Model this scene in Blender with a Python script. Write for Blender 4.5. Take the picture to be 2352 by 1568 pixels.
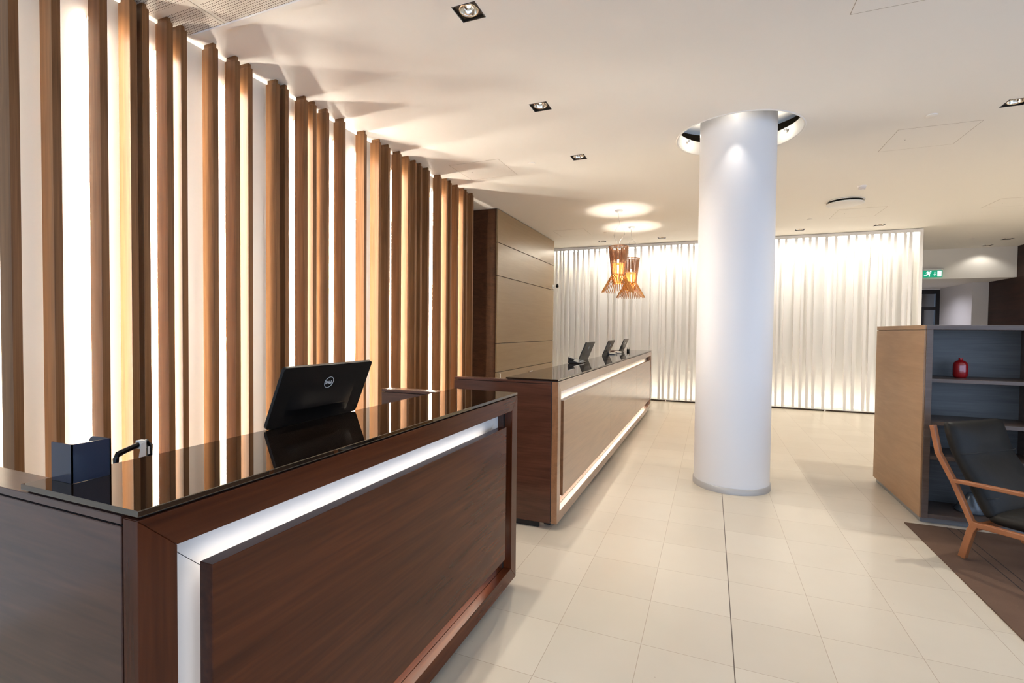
import bpy, bmesh, math, random
from mathutils import Vector, Matrix
random.seed(7)
PI = math.pi
S = bpy.context.scene
for o in list(bpy.data.objects):
    bpy.data.objects.remove(o)
COL = S.collection

# ------------------------------------------------------------------ camera
cam_d = bpy.data.cameras.new('camera')
cam = bpy.data.objects.new('camera', cam_d); COL.objects.link(cam)
cam_d.sensor_width = 36.0; cam_d.lens = 17.1216; cam_d.clip_start = 0.05; cam_d.clip_end = 200
yaw, pitch, roll, EYE = -0.3872, -0.0239, 0.0101, 1.4756
fw = Vector((math.sin(yaw)*math.cos(pitch), math.cos(yaw)*math.cos(pitch), math.sin(pitch)))
rt = Vector((math.cos(yaw), -math.sin(yaw), 0)); up = rt.cross(fw)
rt2 = rt*math.cos(roll) + up*math.sin(roll); up2 = -rt*math.sin(roll) + up*math.cos(roll)
M = Matrix((rt2, up2, -fw)).transposed().to_4x4(); M.translation = (0, 0, EYE)
cam.matrix_world = M
S.camera = cam

# ------------------------------------------------------------------ world, exposure
W = bpy.data.worlds.new('world'); S.world = W; W.use_nodes = True
bg = W.node_tree.nodes['Background']
bg.inputs[0].default_value = (0.52, 0.70, 1.0, 1); bg.inputs[1].default_value = 1.9
vs = S.view_settings
vs.view_transform = 'Standard'; vs.look = 'None'; vs.gamma = 1; vs.use_curve_mapping = False
vs.exposure = 0.84
S.cycles.max_bounces = 10; S.cycles.diffuse_bounces = 6; S.cycles.glossy_bounces = 5
S.cycles.transmission_bounces = 6; S.cycles.transparent_max_bounces = 8
S.cycles.sample_clamp_indirect = 6.0
S.cycles.caustics_reflective = False; S.cycles.caustics_refractive = False
WARM = (1.0, 0.94, 0.84)
SPOT_W = 64.0        # watts of a ceiling downlight
LED_E = 55.0          # emission of the tubes behind the battens
SCREEN_E = 20.0      # emission of the strips behind the white screen
DESK_E = 2.4         # emission of the strips inside the desks

def spot(name, loc, target, power, angle, blend=0.6, color=WARM, radius=0.03, parent=None):
    d = bpy.data.lights.new(name, 'SPOT'); d.energy = power; d.color = color
    d.spot_size = math.radians(angle); d.spot_blend = blend; d.shadow_soft_size = radius
    o = bpy.data.objects.new(name, d); COL.objects.link(o)
    o.location = loc
    v = Vector(target) - Vector(loc)
    o.rotation_euler = v.to_track_quat('-Z', 'Y').to_euler()
    if parent:
        o.parent = parent; o.location = Vector(loc) - parent.location
    return o
def point(name, loc, power, color=WARM, radius=0.03, parent=None):
    d = bpy.data.lights.new(name, 'POINT'); d.energy = power; d.color = color; d.shadow_soft_size = radius
    o = bpy.data.objects.new(name, d); COL.objects.link(o); o.location = loc
    if parent:
        o.parent = parent; o.location = Vector(loc) - parent.location
    return o
def portal(loc, rot, sx, sy):
    d = bpy.data.lights.new('daylight_portal', 'AREA'); d.shape = 'RECTANGLE'; d.size = sx; d.size_y = sy
    d.cycles.is_portal = True
    o = bpy.data.objects.new('daylight_portal', d); COL.objects.link(o); o.location = loc; o.rotation_euler = rot

# ------------------------------------------------------------------ materials
def new_mat(name):
    m = bpy.data.materials.new(name); m.use_nodes = True
    return m, m.node_tree, m.node_tree.nodes['Principled BSDF']
def plain(name, col, rough=0.5, metal=0.0, spec=0.5, emit=None, es=0.0, var=0.0, vscale=8.0, trans=0.0, coat=0.0):
    m, nt, b = new_mat(name)
    b.inputs['Base Color'].default_value = (*col, 1); b.inputs['Roughness'].default_value = rough
    b.inputs['Metallic'].default_value = metal; b.inputs['Specular IOR Level'].default_value = spec
    b.inputs['Transmission Weight'].default_value = trans; b.inputs['Coat Weight'].default_value = coat
    if emit:
        b.inputs['Emission Color'].default_value = (*emit, 1); b.inputs['Emission Strength'].default_value = es
    if var:
        tc = nt.nodes.new('ShaderNodeTexCoord'); n = nt.nodes.new('ShaderNodeTexNoise')
        n.inputs['Scale'].default_value = vscale; n.inputs['Detail'].default_value = 5
        nt.links.new(tc.outputs['Object'], n.inputs['Vector'])
        mx = nt.nodes.new('ShaderNodeMix'); mx.data_type = 'RGBA'
        mx.inputs[6].default_value = (*[c*(1-var) for c in col], 1)
        mx.inputs[7].default_value = (*[min(1, c*(1+var)) for c in col], 1)
        nt.links.new(n.outputs['Fac'], mx.inputs[0]); nt.links.new(mx.outputs[2], b.inputs['Base Color'])
    return m
def wood(name, c1, c2, scale, rough=0.35, spec=0.5, coat=0.0, dist=1.2, bump=0.007):
    """streaky wood grain: low frequency along one axis of the object's own space"""
    m, nt, b = new_mat(name); N = nt.nodes; L = nt.links
    tc = N.new('ShaderNodeTexCoord'); mp = N.new('ShaderNodeMapping'); mp.inputs['Scale'].default_value = scale
    L.new(tc.outputs['Object'], mp.inputs['Vector'])
    n1 = N.new('ShaderNodeTexNoise'); n1.inputs['Scale'].default_value = 1; n1.inputs['Detail'].default_value = 4; n1.inputs['Distortion'].default_value = dist
    L.new(mp.outputs[0], n1.inputs['Vector'])
    mp2 = N.new('ShaderNodeMapping'); mp2.inputs['Scale'].default_value = [s*7 if s > 4 else s*3 for s in scale]
    L.new(tc.outputs['Object'], mp2.inputs['Vector'])
    n2 = N.new('ShaderNodeTexNoise'); n2.inputs['Scale'].default_value = 1; n2.inputs['Detail'].default_value = 6
    L.new(mp2.outputs[0], n2.inputs['Vector'])
    a = N.new('ShaderNodeMath'); a.operation = 'MULTIPLY_ADD'; a.inputs[1].default_value = 0.45
    L.new(n2.outputs['Fac'], a.inputs[0])
    a2 = N.new('ShaderNodeMath'); a2.operation = 'MULTIPLY'; a2.inputs[1].default_value = 0.75
    L.new(n1.outputs['Fac'], a2.inputs[0]); L.new(a2.outputs[0], a.inputs[2])
    r = N.new('ShaderNodeValToRGB')
    r.color_ramp.elements[0].position = 0.36; r.color_ramp.elements[0].color = (*c1, 1)
    r.color_ramp.elements[1].position = 0.80; r.color_ramp.elements[1].color = (*c2, 1)
    L.new(a.outputs[0], r.inputs[0]); L.new(r.outputs[0], b.inputs['Base Color'])
    b.inputs['Roughness'].default_value = rough; b.inputs['Specular IOR Level'].default_value = spec
    b.inputs['Coat Weight'].default_value = coat; b.inputs['Coat Roughness'].default_value = 0.2; b.inputs['Coat IOR'].default_value = 1.32
    if bump:
        bp = N.new('ShaderNodeBump'); bp.inputs['Strength'].default_value = bump; bp.inputs['Distance'].default_value = 0.005
        L.new(n2.outputs['Fac'], bp.inputs['Height']); L.new(bp.outputs[0], b.inputs['Normal'])
    return m

def math_node(nt, op, a, b=None, c=None):
    n = nt.nodes.new('ShaderNodeMath'); n.operation = op
    for i, v in enumerate((a, b, c)):
        if v is None: continue
        if isinstance(v, (int, float)): n.inputs[i].default_value = v
        else: nt.links.new(v, n.inputs[i])
    return n.outputs[0]

def floor_material():
    m, nt, b = new_mat('limestone_tiles'); N = nt.nodes; L = nt.links
    tc = N.new('ShaderNodeTexCoord'); sp = N.new('ShaderNodeSeparateXYZ'); L.new(tc.outputs['Object'], sp.inputs[0])
    u = math_node(nt, 'DIVIDE', math_node(nt, 'SUBTRACT', sp.outputs[0], 0.1226), 0.4006)
    v = math_node(nt, 'DIVIDE', math_node(nt, 'SUBTRACT', sp.outputs[1], 1.9317), 0.4)
    def line(t, w):
        f = math_node(nt, 'FRACT', math_node(nt, 'ADD', t, 0.5))
        d = math_node(nt, 'ABSOLUTE', math_node(nt, 'SUBTRACT', f, 0.5))
        return math_node(nt, 'LESS_THAN', d, w)
    g = math_node(nt, 'MAXIMUM', line(u, 0.0040), line(v, 0.0036))
    # the wide dark movement joint
    dj = math_node(nt, 'LESS_THAN', math_node(nt, 'ABSOLUTE', u), 0.0062)
    cell = N.new('ShaderNodeCombineXYZ')
    L.new(math_node(nt, 'FLOOR', u), cell.inputs[0]); L.new(math_node(nt, 'FLOOR', v), cell.inputs[1])
    wn = N.new('ShaderNodeTexWhiteNoise'); wn.noise_dimensions = '2D'; L.new(cell.outputs[0], wn.inputs['Vector'])
    n1 = N.new('ShaderNodeTexNoise'); n1.inputs['Scale'].default_value = 3.5; n1.inputs['Detail'].default_value = 6
    L.new(tc.outputs['Object'], n1.inputs['Vector'])
    base = N.new('ShaderNodeMix'); base.data_type = 'RGBA'
    base.inputs[6].default_value = (0.50, 0.44, 0.35, 1); base.inputs[7].default_value = (0.59, 0.53, 0.435, 1)
    L.new(math_node(nt, 'MULTIPLY_ADD', wn.outputs['Value'], 0.45, math_node(nt, 'MULTIPLY', n1.outputs['Fac'], 0.55)), base.inputs[0])
    # small fossil flecks
    vo = N.new('ShaderNodeTexVoronoi'); vo.inputs['Scale'].default_value = 7.0
    L.new(tc.outputs['Object'], vo.inputs['Vector'])
    fl = math_node(nt, 'LESS_THAN', vo.outputs['Distance'], 0.028)
    mf = N.new('ShaderNodeMix'); mf.data_type = 'RGBA'; L.new(math_node(nt, 'MULTIPLY', fl, 0.5), mf.inputs[0])
    L.new(base.outputs[2], mf.inputs[6]); mf.inputs[7].default_value = (0.33, 0.26, 0.19, 1)
    mg = N.new('ShaderNodeMix'); mg.data_type = 'RGBA'; L.new(math_node(nt, 'MULTIPLY', g, 0.62), mg.inputs[0])
    L.new(mf.outputs[2], mg.inputs[6]); mg.inputs[7].default_value = (0.27, 0.19, 0.125, 1)
    md = N.new('ShaderNodeMix'); md.data_type = 'RGBA'; L.new(dj, md.inputs[0])
    L.new(mg.outputs[2], md.inputs[6]); md.inputs[7].default_value = (0.10, 0.07, 0.05, 1)
    L.new(md.outputs[2], b.inputs['Base Color'])
    b.inputs['Roughness'].default_value = 0.33; b.inputs['Specular IOR Level'].default_value = 0.35
    return m

def perforated_material():
    m, nt, b = new_mat('perforated_plasterboard'); N = nt.nodes; L = nt.links
    tc = N.new('ShaderNodeTexCoord'); sp = N.new('ShaderNodeSeparateXYZ'); L.new(tc.outputs['Object'], sp.inputs[0])
    pitch_ = 0.017
    def cen(t): return math_node(nt, 'SUBTRACT', math_node(nt, 'FRACT', math_node(nt, 'DIVIDE', t, pitch_)), 0.5)
    a = cen(sp.outputs[0]); c = cen(sp.outputs[1])
    d = math_node(nt, 'SQRT', math_node(nt, 'ADD', math_node(nt, 'MULTIPLY', a, a), math_node(nt, 'MULTIPLY', c, c)))
    hole = math_node(nt, 'LESS_THAN', d, 0.27)
    def field(t, per, off, half):   # plain bands between the fields of holes
        f = math_node(nt, 'FRACT', math_node(nt, 'DIVIDE', math_node(nt, 'ADD', t, off), per))
        return math_node(nt, 'LESS_THAN', math_node(nt, 'ABSOLUTE', math_node(nt, 'SUBTRACT', f, 0.5)), half)
    hole = math_node(nt, 'MULTIPLY', hole, math_node(nt, 'MULTIPLY', field(sp.outputs[0], 0.60, 2.795+1.2, 0.456), field(sp.outputs[1], 0.60, 0.465, 0.462)))
    mx = N.new('ShaderNodeMix'); mx.data_type = 'RGBA'; L.new(hole, mx.inputs[0])
    mx.inputs[6].default_value = (0.76, 0.71, 0.62, 1); mx.inputs[7].default_value = (0.20, 0.15, 0.11, 1)
    L.new(mx.outputs[2], b.inputs['Base Color']); b.inputs['Roughness'].default_value = 0.8
    return m

def rug_material():
    m, nt, b = new_mat('brown_carpet'); N = nt.nodes; L = nt.links
    tc = N.new('ShaderNodeTexCoord'); sp = N.new('ShaderNodeSeparateXYZ'); L.new(tc.outputs['Object'], sp.inputs[0])
    n = N.new('ShaderNodeTexNoise'); n.inputs['Scale'].default_value = 5; n.inputs['Detail'].default_value = 8
    L.new(tc.outputs['Object'], n.inputs['Vector'])
    n2 = N.new('ShaderNodeTexNoise'); n2.inputs['Scale'].default_value = 260; L.new(tc.outputs['Object'], n2.inputs['Vector'])
    mx = N.new('ShaderNodeMix'); mx.data_type = 'RGBA'
    mx.inputs[6].default_value = (0.070, 0.037, 0.022, 1); mx.inputs[7].default_value = (0.145, 0.083, 0.051, 1)
    L.new(math_node(nt, 'MULTIPLY_ADD', n.outputs['Fac'], 0.8, math_node(nt, 'MULTIPLY', n2.outputs['Fac'], 0.25)), mx.inputs[0])
    f = math_node(nt, 'FRACT', math_node(nt, 'DIVIDE', math_node(nt, 'SUBTRACT', sp.outputs[0], 0.25), 0.62))
    l1 = math_node(nt, 'LESS_THAN', math_node(nt, 'ABSOLUTE', math_node(nt, 'SUBTRACT', f, 0.02)), 0.006)
    l2 = math_node(nt, 'LESS_THAN', math_node(nt, 'ABSOLUTE', math_node(nt, 'SUBTRACT', f, 0.12)), 0.006)
    m2 = N.new('ShaderNodeMix'); m2.data_type = 'RGBA'; L.new(math_node(nt, 'MAXIMUM', l1, l2), m2.inputs[0])
    L.new(mx.outputs[2], m2.inputs[6]); m2.inputs[7].default_value = (0.03, 0.02, 0.015, 1)
    L.new(m2.outputs[2], b.inputs['Base Color']); b.inputs['Roughness'].default_value = 0.95
    b.inputs['Sheen Weight'].default_value = 0.05; b.inputs['Specular IOR Level'].default_value = 0.1
    bp = N.new('ShaderNodeBump'); bp.inputs['Strength'].default_value = 0.4; bp.inputs['Distance'].default_value = 0.004
    L.new(n2.outputs['Fac'], bp.inputs['Height']); L.new(bp.outputs[0], b.inputs['Normal'])
    return m

CEIL = plain('warm_white_ceiling_paint', (0.89, 0.86, 0.805), 0.75, spec=0.25)
WALLW = plain('off_white_wall_paint', (0.80, 0.76, 0.69), 0.6, spec=0.3)
SCREENW = plain('white_lacquer', (0.80, 0.785, 0.76), 0.45, spec=0.35)
COLW = plain('column_white_gloss_paint', (0.755, 0.755, 0.77), 0.42, spec=0.4)
FLOOR = floor_material()
PERF = perforated_material()
RUG = rug_material()
DESKW = wood('dark_mahogany_veneer', (0.040, 0.0095, 0.0032), (0.104, 0.0255, 0.0080), (9, 0.9, 11), 0.40, 0.0, coat=0.75)
DESKV = wood('dark_mahogany_veneer_upright', (0.040, 0.0095, 0.0032), (0.100, 0.0245, 0.0080), (11, 11, 1.1), 0.40, 0.0, coat=0.75)
DESK2 = wood('mahogany_veneer_baked_sheen', (0.18, 0.080, 0.034), (0.28, 0.132, 0.058), (9, 0.9, 11), 0.35, 0.5, coat=1.0)  # same mahogany as the near desk, grazing reflections lightened into the base colour
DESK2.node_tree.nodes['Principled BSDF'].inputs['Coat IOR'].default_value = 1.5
ENDW = wood('dark_mahogany_end_veneer', (0.035, 0.012, 0.007), (0.088, 0.032, 0.018), (1.3, 9, 12), 0.40, 0.1, coat=1.0)
BATTEN = wood('walnut_batten', (0.105, 0.044, 0.016), (0.225, 0.108, 0.044), (26, 26, 0.9), 0.42, 0.2)
CABW = wood('bronze_brown_laminate', (0.25, 0.165, 0.080), (0.30, 0.205, 0.105), (6, 0.8, 16), 0.30, 0.6, bump=0)
CABD = wood('dark_brown_veneer', (0.030, 0.012, 0.005), (0.075, 0.030, 0.013), (5, 5, 14), 0.4, 0.2)
SHELFW = wood('greyed_dark_oak', (0.075, 0.050, 0.038), (0.135, 0.095, 0.075), (1.2, 9, 16), 0.38, 0.5)
SIDEW = wood('brown_oak_side', (0.27, 0.150, 0.072), (0.35, 0.205, 0.105), (9, 1.4, 9), 0.42, 0.45)
CHAIRW = wood('walnut_chair_frame', (0.20, 0.065, 0.022), (0.36, 0.135, 0.05), (3, 3, 3), 0.38, 0.5)
WALLD = wood('very_dark_wenge_panel', (0.022, 0.010, 0.007), (0.05, 0.022, 0.014), (6, 0.7, 9), 0.45, 0.2)
LEATHER = plain('black_leather', (0.011, 0.0095, 0.008), 0.5, spec=0.2, var=0.25, vscale=30)
BLACKG = plain('black_tinted_glass', (0.012, 0.007, 0.004), 0.015, spec=0.9)
def tint_glass():
    """bronze back-painted glass: dark body, strong mirror reflection"""
    m, nt, b = new_mat('bronze_glass_top')
    b.inputs['Base Color'].default_value = (0.009, 0.005, 0.003, 1); b.inputs['Roughness'].default_value = 0.012
    b.inputs['IOR'].default_value = 2.3; b.inputs['Specular IOR Level'].default_value = 0.5
    b.inputs['Specular Tint'].default_value = (1.0, 0.88, 0.72, 1)
    return m
GLASSTOP = tint_glass()
GLASSEDGE = plain('polished_glass_edge', (0.35, 0.36, 0.35), 0.12, spec=0.8, var=0.1, vscale=5)
RECESS = plain('brushed_white_laminate', (0.76, 0.745, 0.725), 0.4, spec=0.4, var=0.03, vscale=14)
BLACKP = plain('black_plastic', (0.006, 0.005, 0.005), 0.25, spec=0.3)
SILVER = plain('silver_badge', (0.80, 0.80, 0.80), 0.3, metal=0.25)
BLACKM = plain('black_matt_shadow_gap', (0.008, 0.006, 0.005), 0.7)
NAVYP = plain('glossy_black_acrylic', (0.010, 0.018, 0.042), 0.12, spec=0.6)
CHROME = plain('chrome', (0.75, 0.75, 0.76), 0.12, metal=1.0)
STEEL = plain('brushed_steel', (0.55, 0.56, 0.58), 0.3, metal=1.0)
PAPER = plain('white_paper', (0.78, 0.77, 0.75), 0.6, var=0.03)
REDG = plain('red_ceramic_glaze', (0.36, 0.008, 0.010), 0.08, spec=0.7, coat=0.6, var=0.25, vscale=12)
GREYC = plain('grey_ceramic', (0.10, 0.115, 0.13), 0.25, spec=0.6)
DLBLACK = plain('black_downlight_trim', (0.012, 0.008, 0.005), 0.45)
REFLECTOR = plain('lamp_reflector', (0.85, 0.78, 0.68), 0.12, metal=1.0)
BULB = plain('lit_halogen_bulb', (1, 0.95, 0.85), 0.3, emit=(1.0, 0.82, 0.58), es=22)
TUBE = plain('lit_warm_tube', (1, 1, 1), 0.4, emit=(1.0, 0.92, 0.79), es=LED_E)
STRIP_SCREEN = plain('lit_cove_strip', (1, 1, 1), 0.4, emit=(1.0, 0.90, 0.74), es=SCREEN_E)
STRIP_COOL = plain('lit_cool_strip', (1, 1, 1), 0.4, emit=(1.0, 0.93, 0.86), es=DESK_E)
STRIP_WARM = plain('lit_warm_desk_strip', (1, 1, 1), 0.4, emit=(1.0, 0.82, 0.58), es=DESK_E*1.25)
AMBER = plain('amber_lamp_rod', (0.72, 0.33, 0.085), 0.22, metal=0.55, spec=0.6)
LINER = plain('lit_amber_diffuser', (0.8, 0.45, 0.15), 0.4, emit=(1.0, 0.50, 0.13), es=0.9)
AMBERT = plain('bronze_lamp_rod', (0.50, 0.24, 0.11), 0.25, metal=0.7)
WHITEP = plain('white_plastic', (0.82, 0.80, 0.76), 0.4)
SEAM = plain('panel_joint_shadow', (0.36, 0.30, 0.23), 0.8)
PLENUM = plain('dark_ceiling_void', (0.10, 0.065, 0.03), 0.8, var=0.3, vscale=3)
GREEN = plain('green_sign_face', (0.0, 0.27, 0.14), 0.4, emit=(0.0, 0.30, 0.16), es=0.55)
SIGNW = plain('white_sign_mark', (0.8, 0.85, 0.85), 0.4, emit=(0.75, 0.85, 0.88), es=0.55)
DOORM = plain('black_door_metal', (0.012, 0.010, 0.010), 0.35)
def pane_material():
    m, nt, b = new_mat('clear_pane'); N = nt.nodes
    t = N.new('ShaderNodeBsdfTransparent'); g = N.new('ShaderNodeBsdfGlossy'); g.inputs['Roughness'].default_value = 0.02
    mx = N.new('ShaderNodeMixShader'); mx.inputs[0].default_value = 0.08
    nt.links.new(t.outputs[0], mx.inputs[1]); nt.links.new(g.outputs[0], mx.inputs[2])
    nt.links.new(mx.outputs[0], N['Material Output'].inputs['Surface'])
    return m
PANE = pane_material()
LAVW = plain('corridor_white_paint', (0.78, 0.76, 0.76), 0.6)

# ------------------------------------------------------------------ mesh building
class MB:
    """collects shapes, then links them as ONE mesh object"""
    def __init__(s, off=(0, 0, 0)):
        s.v = []; s.f = []; s.sm = []; s.off = Vector(off)
    def add(s, vs_, fs, smooth=False, mat=None):
        b = len(s.v)
        for p in vs_:
            p = Vector(p)
            if mat is not None: p = mat @ p
            s.v.append(p - s.off)
        for f in fs:
            s.f.append([b+i for i in f]); s.sm.append(smooth)
        return s
    def box(s, x0, x1, y0, y1, z0, z1, mat=None):
        v = [(x, y, z) for z in (z0, z1) for y in (y0, y1) for x in (x0, x1)]
        return s.add(v, [(0, 2, 3, 1), (4, 5, 7, 6), (0, 1, 5, 4), (2, 6, 7, 3), (0, 4, 6, 2), (1, 3, 7, 5)], mat=mat)
    def prism(s, poly, axis, a, b, mat=None):
        """extrude a 2D polygon; axis 0: poly is (y,z); 1: (x,z); 2: (x,y)"""
        n = len(poly)
        def P(q, t): return (t, q[0], q[1]) if axis == 0 else ((q[0], t, q[1]) if axis == 1 else (q[0], q[1], t))
        v = [P(q, a) for q in poly] + [P(q, b) for q in poly]
        fs = [tuple(range(n))[::-1], tuple(range(n, 2*n))] + [(i, (i+1) % n, n+(i+1) % n, n+i) for i in range(n)]
        return s.add(v, fs, mat=mat)
    def lathe(s, prof, c=(0, 0, 0), n=32, smooth=True, cap0=False, cap1=False, mat=None):
        v = []; fs = []
        for r, z in prof:
            for i in range(n):
                a = 2*PI*i/n; v.append((c[0]+r*math.cos(a), c[1]+r*math.sin(a), c[2]+z))
        for k in range(len(prof)-1):
            for i in range(n):
                j = (i+1) % n; fs.append((k*n+i, k*n+j, (k+1)*n+j, (k+1)*n+i))
        s.add(v, fs, smooth, mat)
        if cap0: s.add(v[:n], [tuple(range(n))[::-1]], False, mat)
        if cap1: s.add(v[-n:], [tuple(range(n))], False, mat)
        return s
    def tube(s, pts, r, n=8, smooth=True, cap=True, mat=None):
        pts = [Vector(p) for p in pts]; rings = []
        rs = r if isinstance(r, (list, tuple)) else [r]*len(pts)
        for i, p in enumerate(pts):
            d = (pts[min(i+1, len(pts)-1)] - pts[max(i-1, 0)]).normalized()
            u = d.cross(Vector((0, 0, 1)) if abs(d.z) < 0.95 else Vector((1, 0, 0))).normalized(); w = d.cross(u)
            rings.append([p + (u*math.cos(2*PI*k/n) + w*math.sin(2*PI*k/n))*rs[i] for k in range(n)])
        v = [q for rg in rings for q in rg]; fs = []
        for i in range(len(pts)-1):
            for k in range(n):
                j = (k+1) % n; fs.append((i*n+k, (i+1)*n+k, (i+1)*n+j, i*n+j))
        s.add(v, fs, smooth, mat)
        if cap:
            s.add(rings[0], [tuple(range(n))], False, mat); s.add(rings[-1], [tuple(range(n))[::-1]], False, mat)
        return s
    def bar(s, pts, w, t, side, mat=None):
        """rectangular section swept along pts lying in the plane whose normal is side; w across the plane, t within it"""
        pts = [Vector(p) for p in pts]; side = Vector(side).normalized(); rings = []
        for i, p in enumerate(pts):
            d0 = (p - pts[i-1]).normalized() if i > 0 else None
            d1 = (pts[i+1] - p).normalized() if i < len(pts)-1 else None
            d = (d0 + d1).normalized() if d0 is not None and d1 is not None else (d0 if d0 is not None else d1)
            u = side.cross(d).normalized()
            k = 1.0
            if d0 is not None and d1 is not None: k = 1/max(0.35, d.dot(d1))
            rings.append([p + u*t/2*k*a + side*w/2*b for a, b in ((-1, -1), (1, -1), (1, 1), (-1, 1))])
        v = [q for rg in rings for q in rg]; fs = [(0, 1, 2, 3), tuple(4*(len(pts)-1)+k for k in (3, 2, 1, 0))]
        for i in range(len(pts)-1):
            for k in range(4):
                j = (k+1) % 4; fs.append((i*4+k, (i+1)*4+k, (i+1)*4+j, i*4+j))
        return s.add(v, fs, mat=mat)
    def build(s, name, mat, parent=None, bevel=0.0, sub=0, seg=1, loc=None):
        me = bpy.data.meshes.new(name); me.from_pydata([tuple(p) for p in s.v], [], s.f)
        me.polygons.foreach_set('use_smooth', s.sm)
        bm = bmesh.new(); bm.from_mesh(me)
        bmesh.ops.remove_doubles(bm, verts=bm.verts, dist=1e-6) if bevel or sub else None
        bmesh.ops.recalc_face_normals(bm, faces=bm.faces); bm.to_mesh(me); bm.free()
        me.materials.append(mat)
        o = bpy.data.objects.new(name, me); COL.objects.link(o)
        if parent is not None: o.parent = parent
        if loc is not None: o.location = loc
        if bevel:
            md = o.modifiers.new('bevel', 'BEVEL'); md.width = bevel; md.segments = seg; md.limit_method = 'ANGLE'; md.angle_limit = math.radians(40)
        if sub:
            md = o.modifiers.new('subdivision', 'SUBSURF'); md.levels = sub; md.render_levels = sub
        return o

def tag(o, label=None, cat=None, group=None, kind=None):
    if label: o['label'] = label
    if cat: o['category'] = cat
    if group: o['group'] = group
    if kind: o['kind'] = kind
    return o
def thing(name, label, cat, loc=(0, 0, 0), rotz=0.0, group=None):
    o = bpy.data.objects.new(name, None); COL.objects.link(o)
    o.empty_display_size = 0.1; o.location = loc; o.rotation_euler = (0, 0, rotz)
    return tag(o, label, cat, group)
def children_of(o): return [c for c in bpy.data.objects if c.parent == o]
def copy_thing(root, loc, rotz=None, label=None):
    kids = {root: children_of(root)}
    for k in kids[root]: kids[k] = children_of(k)
    r = root.copy(); COL.objects.link(r); r.location = loc
    if rotz is not None: r.rotation_euler = (0, 0, rotz)
    if label: r['label'] = label
    for ch in kids[root]:
        c = ch.copy(); COL.objects.link(c); c.parent = r
        for g in kids[ch]:
            d = g.copy(); COL.objects.link(d); d.parent = c
    return r
def struct(name, mb, mat, label=None, **k):
    o = mb.build(name, mat, **k); o['kind'] = 'structure'
    if label: o['label'] = label
    return o

# ------------------------------------------------------------------ the setting
H = 3.34
XW, XE, YS, YN = -3.20, 5.93, -3.6, 13.5     # left wall, right wall, glazed front, header over the corridor
struct('floor', MB().box(-3.7, 6.0, -3.7, 18.6, -0.12, 0.0), FLOOR)

# downlight positions (square cut-outs in the ceiling)
DL = [(-1.353, 2.592), (-1.353, 3.893), (-1.353, 5.165), (2.235, 5.179),
      (-2.133, 10.154), (-0.939, 10.154), (0.262, 10.154), (1.463, 10.18), (2.656, 10.18), (5.322, 13.22), (5.314, 12.45),
      (-1.353, 1.29), (2.235, 3.6), (2.235, 1.2), (0.4, 1.2), (4.3, 3.6), (4.9, 6.3), (4.9, 9.2)]
DLH = 0.0765
CC = (0.204, 5.130); CR = 0.540               # column opening
def ceiling_mesh():
    xs = sorted(set([-3.7, XE+0.07, CC[0]-0.7, CC[0]+0.7] + [round(x+s*DLH, 4) for x, y in DL for s in (-1, 1)]))
    ys = sorted(set([-3.7, YN, CC[1]-0.7, CC[1]+0.7] + [round(y+s*DLH, 4) for x, y in DL for s in (-1, 1)]))
    mb = MB()
    for i in range(len(xs)-1):
        for j in range(len(ys)-1):
            cx, cy = (xs[i]+xs[i+1])/2, (ys[j]+ys[j+1])/2
            if any(abs(cx-x) < DLH and abs(cy-y) < DLH for x, y in DL): continue
            if abs(cx-CC[0]) < 0.7 and abs(cy-CC[1]) < 0.7: continue
            mb.add([(xs[i], ys[j], H), (xs[i], ys[j+1], H), (xs[i+1], ys[j+1], H), (xs[i+1], ys[j], H)], [(0, 1, 2, 3)])
    n = 96; v = []
    for k in range(n):
        a = 2*PI*k/n; c, s_ = math.cos(a), math.sin(a)
        v.append((CC[0]+CR*c, CC[1]+CR*s_, H))
        q = 0.7/max(abs(c), abs(s_)); v.append((CC[0]+q*c, CC[1]+q*s_, H))
    mb.add(v, [(2*k, 2*k+1, (2*k+3) % (2*n), (2*k+2) % (2*n)) for k in range(n)])
    return mb
struct('ceiling', ceiling_mesh(), CEIL)
struct('wall_left', MB().box(XW-0.1, XW, -3.7, 6.06, 0, H).box(-3.7, -3.6, 5.9, 11.0, 0, H).box(-3.6, XW-.1, 5.96, 6.06, 0, H), WALLW)
# the lit wall behind the white screen
struct('wall_back', MB().box(-3.7, 3.44, 10.98, 11.08, 0, H), SCREENW)
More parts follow.
